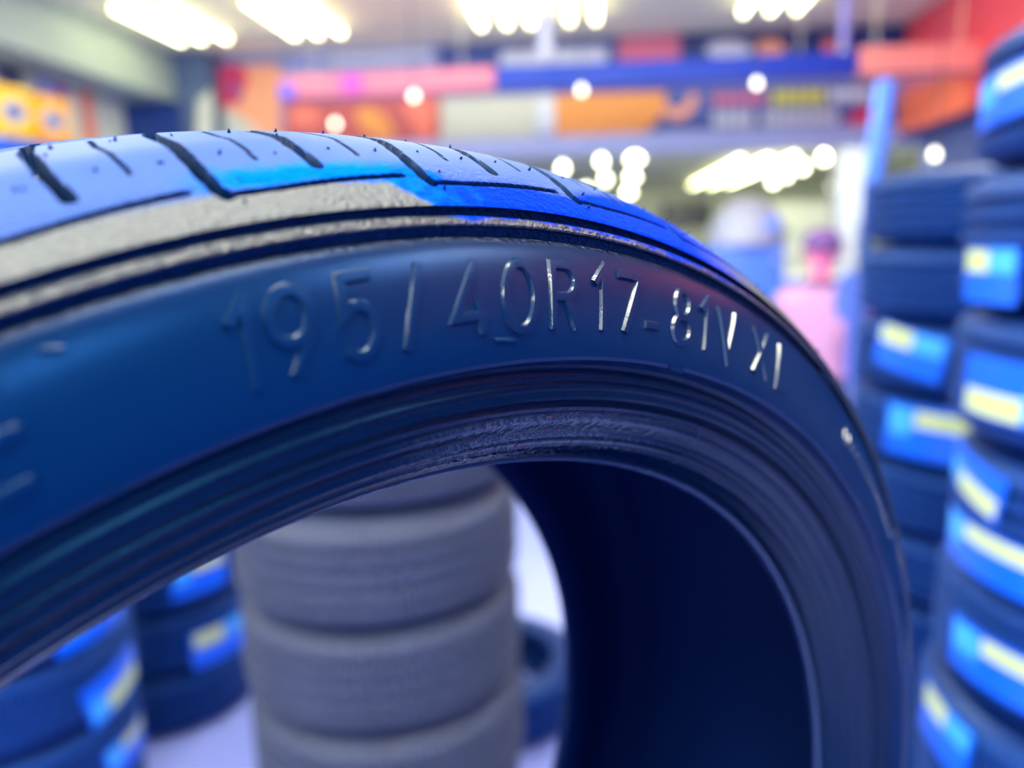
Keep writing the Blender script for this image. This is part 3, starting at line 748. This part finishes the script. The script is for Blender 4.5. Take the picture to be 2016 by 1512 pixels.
press(depth, [(2.4, .018), (1.2, .035), (.5, .0485), (.2, .0585), (-.1, .073), (-.2, .0807), (-.15, .085), (.05, .0868)], .00120, .0058)
press(depth, [(.05, .0868), (2.2, .0866), (5.3, .0856), (7.6, .0850)], .00060, .0026, .0006)
press(depth, [(6.4, .018), (5.4, .035), (4.6, .0518), (4.15, .0714), (4.2, .0816)], .00110, .0055)
press(depth, [(2.9, .044), (2.35, .058), (2.2, .072), (2.15, .0778)], .0003, .0022, .0003)
press(depth, [(7.2, .044), (6.65, .058), (6.5, .072), (6.45, .0778)], .0003, .0022, .0003)
for zc, hw in ((.032, .0042), (-.005, .0045), (-.045, .0045)):
    k = np.clip((hw + .0004 - np.abs(ZZ - zc))/.0008, 0, 1); depth = np.maximum(depth, k*k*(3-2*k)*.0065)
for a_, z_ in ((-4.6, -.082), (0, -.075), (4.4, -.08)):
    pass
press(depth, [(0, -.06), (.6, -.08), (.8, -.088)], .0012, .005)
deg = np.degrees(TH); rib = np.maximum.reduce([np.clip((hw_ + .0004 - np.abs(ZZ - zc_))/.0008, 0, 1) for zc_, hw_ in ((.032, .0042), (-.005, .0045), (-.045, .0045))])*.0065
depth = np.where((deg > 90), rib, depth)          # out of sight below: only the ribs' long grooves
RR = tp[:, 0:1] - depth*nrm[:, 0:1]; ZD = tp[:, 1:2] - depth*nrm[:, 1:2]
Vt = np.stack([RR*np.sin(TH), -ZD, RR*np.cos(TH) + R0], -1)
tme = grid_me(Vt, wrap=True, smooth=38)
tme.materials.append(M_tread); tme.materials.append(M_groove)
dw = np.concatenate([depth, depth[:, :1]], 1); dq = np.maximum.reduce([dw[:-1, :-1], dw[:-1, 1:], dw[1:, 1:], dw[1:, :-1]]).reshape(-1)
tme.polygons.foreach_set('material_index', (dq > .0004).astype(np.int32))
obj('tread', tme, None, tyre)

# ---- sidewalls, beads, inner liner
SIDE = [(.2792, .0921), (.2790, .0896), (.2773, .0898), (.2771, .0930), (.2767, .0938), (.2756, .0944), (.2752, .0942), (.2749, .0918), (.2732, .0917), (.2728, .0936), (.2715, .0949), (.2700, .0959), (.268, .0970), (.2650, .0983), (.262, .0993), (.2585, .1004), (.255, .1014), (.2520, .1021), (.2495, .1025), (.2475, .1025), (.2466, .1020), (.2461, .1006), (.2456, .0990), (.2450, .0980)]
BEAD = [(.2450, .0980), (.2443, .0974), (.2438, .0968), (.2432, .0971), (.2424, .0974), (.2418, .0966), (.2410, .0965), (.2402, .0970), (.2394, .0970), (.2386, .0962), (.2378, .0962), (.2370, .0963), (.2363, .0957), (.2360, .0942), (.2355, .0933), (.2348, .0935), (.2342, .0939), (.2333, .0937), (.2325, .0928), (.2318, .0920), (.2310, .0922), (.2302, .0920), (.2292, .0912), (.2282, .0902), (.2274, .0894), (.2266, .0895), (.2258, .0894), (.2250, .0886), (.2243, .0872), (.2236, .0868), (.2229, .0869), (.2221, .0862), (.2213, .0846), (.2206, .0830), (.2196, .0818), (.2186, .0796), (.2181, .0780), (.2178, .0772), (.2172, .0768), (.2168, .0760)]
INN = [(.2168, .0760), (.2170, .0735), (.2210, .0725), (.2290, .0760), (.2400, .0830), (.255, .0890), (.268, .0850), (.278, .0720), (.284, .0500), (.2865, .025), (.287, 0)]
TH0 = np.radians(np.arange(0, 360, .4))
def ring(prof_, name, m, smooth=28, flip=False, rag=0):
    P = np.array(prof_, float)
    Vv = np.stack([P[:, 0:1]*np.sin(TH0), -P[:, 1:2] + 0*TH0, P[:, 0:1]*np.cos(TH0) + R0], -1)
    if rag:                                   # ragged flash along the toe
        rnd = np.random.default_rng(3); k = np.convolve(np.tile(rnd.random(len(TH0))**4, 3), np.ones(3)/3, 'same')[len(TH0):2*len(TH0)]
        Vv[-1, :, 0] -= np.sin(TH0)*k*rag; Vv[-1, :, 2] -= np.cos(TH0)*k*rag
    return obj(name, grid_me(Vv, wrap=True, smooth=smooth), m, tyre)
mir = lambda P: [(r, -z) for r, z in P]
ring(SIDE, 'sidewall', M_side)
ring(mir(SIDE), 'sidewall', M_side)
ring(BEAD, 'bead', M_bead, 30, rag=.0012)
ring([(.21785, .0775), (.2173, .0779), (.2167, .0774), (.2164, .0764), (.2167, .0757)], 'toe_lip', tyre_rubber('toe lip rubber', (.022, .038, .10), .25, (.6, .8, 1), .4, 500, spec=.7, bdist=.0008), 40)
def far(P):
    return [(r - .0034*k, -(z + .008*k)) for r, z in P for k in [min(1, max(0, (.240 - r)/.0232))]]
ring(far(BEAD), 'bead', M_inner, 30)
ring(INN + far(INN)[::-1][1:], 'inner_liner', M_inner, 50)

# ---- moulded characters on the near sidewall
sp_ = np.array(SIDE[10:20])[::-1]
zside = lambda r: np.interp(r, sp_[:, 0], sp_[:, 1])
def arcp(cx, cy, rx, ry, a0, a1, n=14):
    return [(cx + rx*math.cos(math.radians(a)), cy + ry*math.sin(math.radians(a))) for a in np.linspace(a0, a1, n)]
H = 14.0
GL = {   # strokes in millimetres, origin at the lower middle
    '1': [[(-2.2, 10.6), (.8, H), (.8, 0)]],
    '9': [arcp(0, 9.6, 3.7, 4.3, 0, 360, 24), [(3.7, 9.4), (2.6, 5.2), (-.6, 0)]],
    '5': [[(3.6, H), (-2.8, H), (-3.1, 7.6), (-1.2, 8.8)], arcp(-.2, 4.5, 3.7, 4.4, 105, -140, 18)],
    '/': [[(3.2, H + .6), (-3.2, -.6)]],
    '4': [[(2.0, 0), (2.0, 6.4)], [(3.4, 3.6), (-4.6, 3.6), (2.6, H)]],
    '0': [arcp(0, 7, 4.3, 7, 0, 360, 30)],
    'R': [[(-3.6, 0), (-3.6, H), (.4, H)] + arcp(.4, 10.5, 3.2, 3.5, 90, -90, 10) + [(-3.4, 7)], [(.4, 7), (3.9, 0)]],
    '7': [[(-4.2, H - .2), (4.0, H - .2), (-1.4, 0)]],
    '-': [[(-2.8, 2.6), (2.8, 2.6)]],
    '8': [arcp(0, 10.4, 3.0, 3.6, 0, 360, 22), arcp(0, 3.5, 3.7, 3.5, 0, 360, 22)],
    'V': [[(-4.6, H), (-.6, 0), (4.4, H)]],
    'X': [[(-4.4, H), (4.0, 0)], [(4.6, H), (-4.6, 0)]],
    'L': [[(-2.6, H), (-2.6, 0), (3.8, 0)]],
    'E': [[(-8, H), (3, H)], [(-8, 7), (3.6, 7)], [(-8, 0), (3, 0)]],
}
def glyph(strokes, th_deg, r0=.2537, slant=.18, hw=1.25, top=.62, rise=.00085, scale=1.0):
    bm = bmesh.new(); thc = math.radians(th_deg)
    def P(u, v, lift):
        r = r0 + v*.001; th = thc + (u + slant*(v - 7))*.001/.2605
        p = T(np.array(r), np.array(th), np.array(float(zside(r)) + lift)); return Vector(p.tolist())
    for st in strokes:
        pts = [np.array(p)*scale for p in st]; dense = []
        for A, B in zip(pts, pts[1:]):
            n = max(1, int(np.hypot(*(B-A))/1.2))
            dense += [A + (B-A)*k/n for k in range(n)]
        dense.append(pts[-1])
        closed = np.hypot(*(dense[0]-dense[-1])) < 1e-6
        if closed: dense = dense[:-1]
        rows_ = []; n = len(dense)
        for i, p in enumerate(dense):
            a_ = dense[(i-1) % n] if (closed or i > 0) else dense[i]; b_ = dense[(i+1) % n] if (closed or i < n-1) else dense[i]
            t1 = p - a_; t2 = b_ - p
            l1, l2 = np.hypot(*t1), np.hypot(*t2)
            t1 = t1/l1 if l1 > 0 else t2/l2; t2 = t2/l2 if l2 > 0 else t1
            tt = t1 + t2; tt = tt/max(np.hypot(*tt), 1e-6)
            nn = np.array([-tt[1], tt[0]]); c = max(.45, abs(tt @ t1)); w1 = hw*scale/c; w2 = (hw - .45)*scale/c
            ext = 0
            rows_.append([bm.verts.new(P(*(p + nn*o), l)) for o, l in ((w1, -.0003), (w2, rise), (w2*.5, rise*1.03), (-w2*.5, rise*1.03), (-w2, rise), (-w1, -.0003))])
        for i in range(n if closed else n-1):
            A, B = rows_[i], rows_[(i+1) % n]
            for k in range(5): bm.faces.new((A[k], A[k+1], B[k+1], B[k])).material_index = 1 if k in (0, 4) else 0
        if not closed:
            bm.faces.new(rows_[0]).material_index = 1; bm.faces.new(rows_[-1][::-1]).material_index = 1
    bmesh.ops.recalc_face_normals(bm, faces=bm.faces[:])
    me = from_bm(bm, 'glyph', 35); me.materials.append(M_mark); me.materials.append(M_edge)
    return me
for ch_, th_ in [('1', -11.1), ('9', -9.25), ('5', -6.4), ('/', -3.8), ('4', -.75), ('0', 2.2), ('R', 5.1), ('1', 7.75), ('7', 10.0), ('-', 12.0), ('8', 14.9), ('1', 17.2), ('V', 19.8), ('X', 24.0), ('L', 27.1), ('E', -19.3)]:
    nm = 'raised_digit' if ch_.isdigit() else ('raised_slash' if ch_ in '/-' else 'raised_letter')
    sl = .05 if ch_ in 'VX4/' else .18
    o = obj(nm, glyph(GL[ch_], th_, slant=sl), M_mark, tyre)
# moulding dashes and small raised marks
def dash(th0, r0, th1, r1, w=.45, name='moulded_dash'):
    thm = (th0 + th1)/2
    st = [[((math.radians(th0 - thm))*260.5, (r0 - .2537)*1000), ((math.radians(th1 - thm))*260.5, (r1 - .2537)*1000)]]
    bm_g = glyph(st, thm, slant=0, hw=w + .25, rise=.0007)
    return obj(name, bm_g, M_mark, tyre)
dash(.2, .2521, 1.5, .2516); dash(13.9, .2468, 15.2, .2466); dash(33.8, .2720, 36.0, .2735)
dash(-17.2, .2490, -16.9, .2466); dash(-17.0, .2692, -16.4, .2684)
obj('raised_letter', glyph([arcp(0, 3, 2.2, 3, 0, 360, 16)], 39.6, r0=.2585, slant=0, hw=.8), M_mark, tyre)
rnd = random.Random(7)
bm = bmesh.new()
def add_nub(th_deg, r, z, nr, nz, rad, ht):
    th = math.radians(th_deg)
    def q(r_, z_): return Vector(T(np.array(r_), np.array(th), np.array(z_)).tolist())
    c = q(r, z); n = (q(r + nr, z + nz) - c).normalized(); u = n.orthogonal().normalized(); w_ = n.cross(u)
    lean = u*rnd.uniform(-.6, .6) + w_*rnd.uniform(-.6, .6)
    rg = []
    for k, (f_, hh_) in enumerate(((1.3, -.0003), (.8, ht*.4), (.35, ht))):
        rg.append([bm.verts.new(c + n*hh_ + lean*ht*.3*k + (u*math.cos(j*math.pi/3) + w_*math.sin(j*math.pi/3))*rad*f_) for j in range(6)])
    for A, B in zip(rg, rg[1:]):
        for j in range(6): bm.faces.new((A[j], A[(j+1) % 6], B[(j+1) % 6], B[j]))
    bm.faces.new(rg[-1])
zi = lambda z: (float(np.interp(z, tp[:, 1], tp[:, 0])), float(np.interp(z, tp[:, 1], nrm[:, 0])), float(np.interp(z, tp[:, 1], nrm[:, 1])))
for k in range(-2, 41):
    for a_, z_ in ((1.2, .052), (3.3, .052), (1.1, .0745), (3.2, .0760), (5.5, .0745), (7.6, .0755), (5.6, .05), (7.7, .051), (.55, .0885), (1.0, .0835), (4.8, .06)):
        r_, n1, n2 = zi(z_)
        add_nub(-9.45 + k*360/41 + a_ + rnd.uniform(-.15, .15), r_, z_, n1, n2, .0004, rnd.uniform(.0003, .0010))
nb = obj('moulding_nubs', from_bm(bm, 'nubs', 60), M_mark, tyre); nb['kind'] = 'stuff'
bm = bmesh.new()
for k in range(26):
    th = 41 + k*.55; r_ = .2595 + (k % 2)*.0025 + rnd.uniform(-.0004, .0004)
    add_nub(th, r_, float(zside(r_)), .1, 1, .0007, .0006)
for k in range(60):
    th = 57 + k*.5; r_ = .2712 + (k % 2)*.0018
    add_nub(th, r_, float(zside(r_)), .2, 1, .0008, .0007)
nb = obj('small_raised_print', from_bm(bm, 'print', 60), M_edge, tyre); nb['kind'] = 'stuff'

# ---- stand that carries the upright tyre
lowest = base.z - .004
t = thing('tyre_stand', 'dark steel stand carrying the standing tyre', 'stand', (base.x, base.y, 0), math.atan2(e2.y, e2.x))
M_steel = paint('dark steel', 44, 50, 70, .4, metal=.7)
for sy in (-.075, .075):
    obj('cradle_bar', tube_me([(-.2, sy, lowest - .022), (.2, sy, lowest - .022)], .018, 14), M_steel, t)
obj('top_plate', box_me(-.2, .2, -.11, .11, lowest - .06, lowest - .038, .004), M_steel, t)
for sx in (-.17, .17):
    for sy in (-.085, .085):
        obj('leg', tube_me([(sx*1.25, sy*1.5, 0), (sx, sy, lowest - .05)], .014, 12), M_steel, t)
for sx in (-1, 1):
    obj('stretcher', tube_me([(sx*.2, -.12, .25), (sx*.2, .12, .25)], .01, 10), M_steel, t)
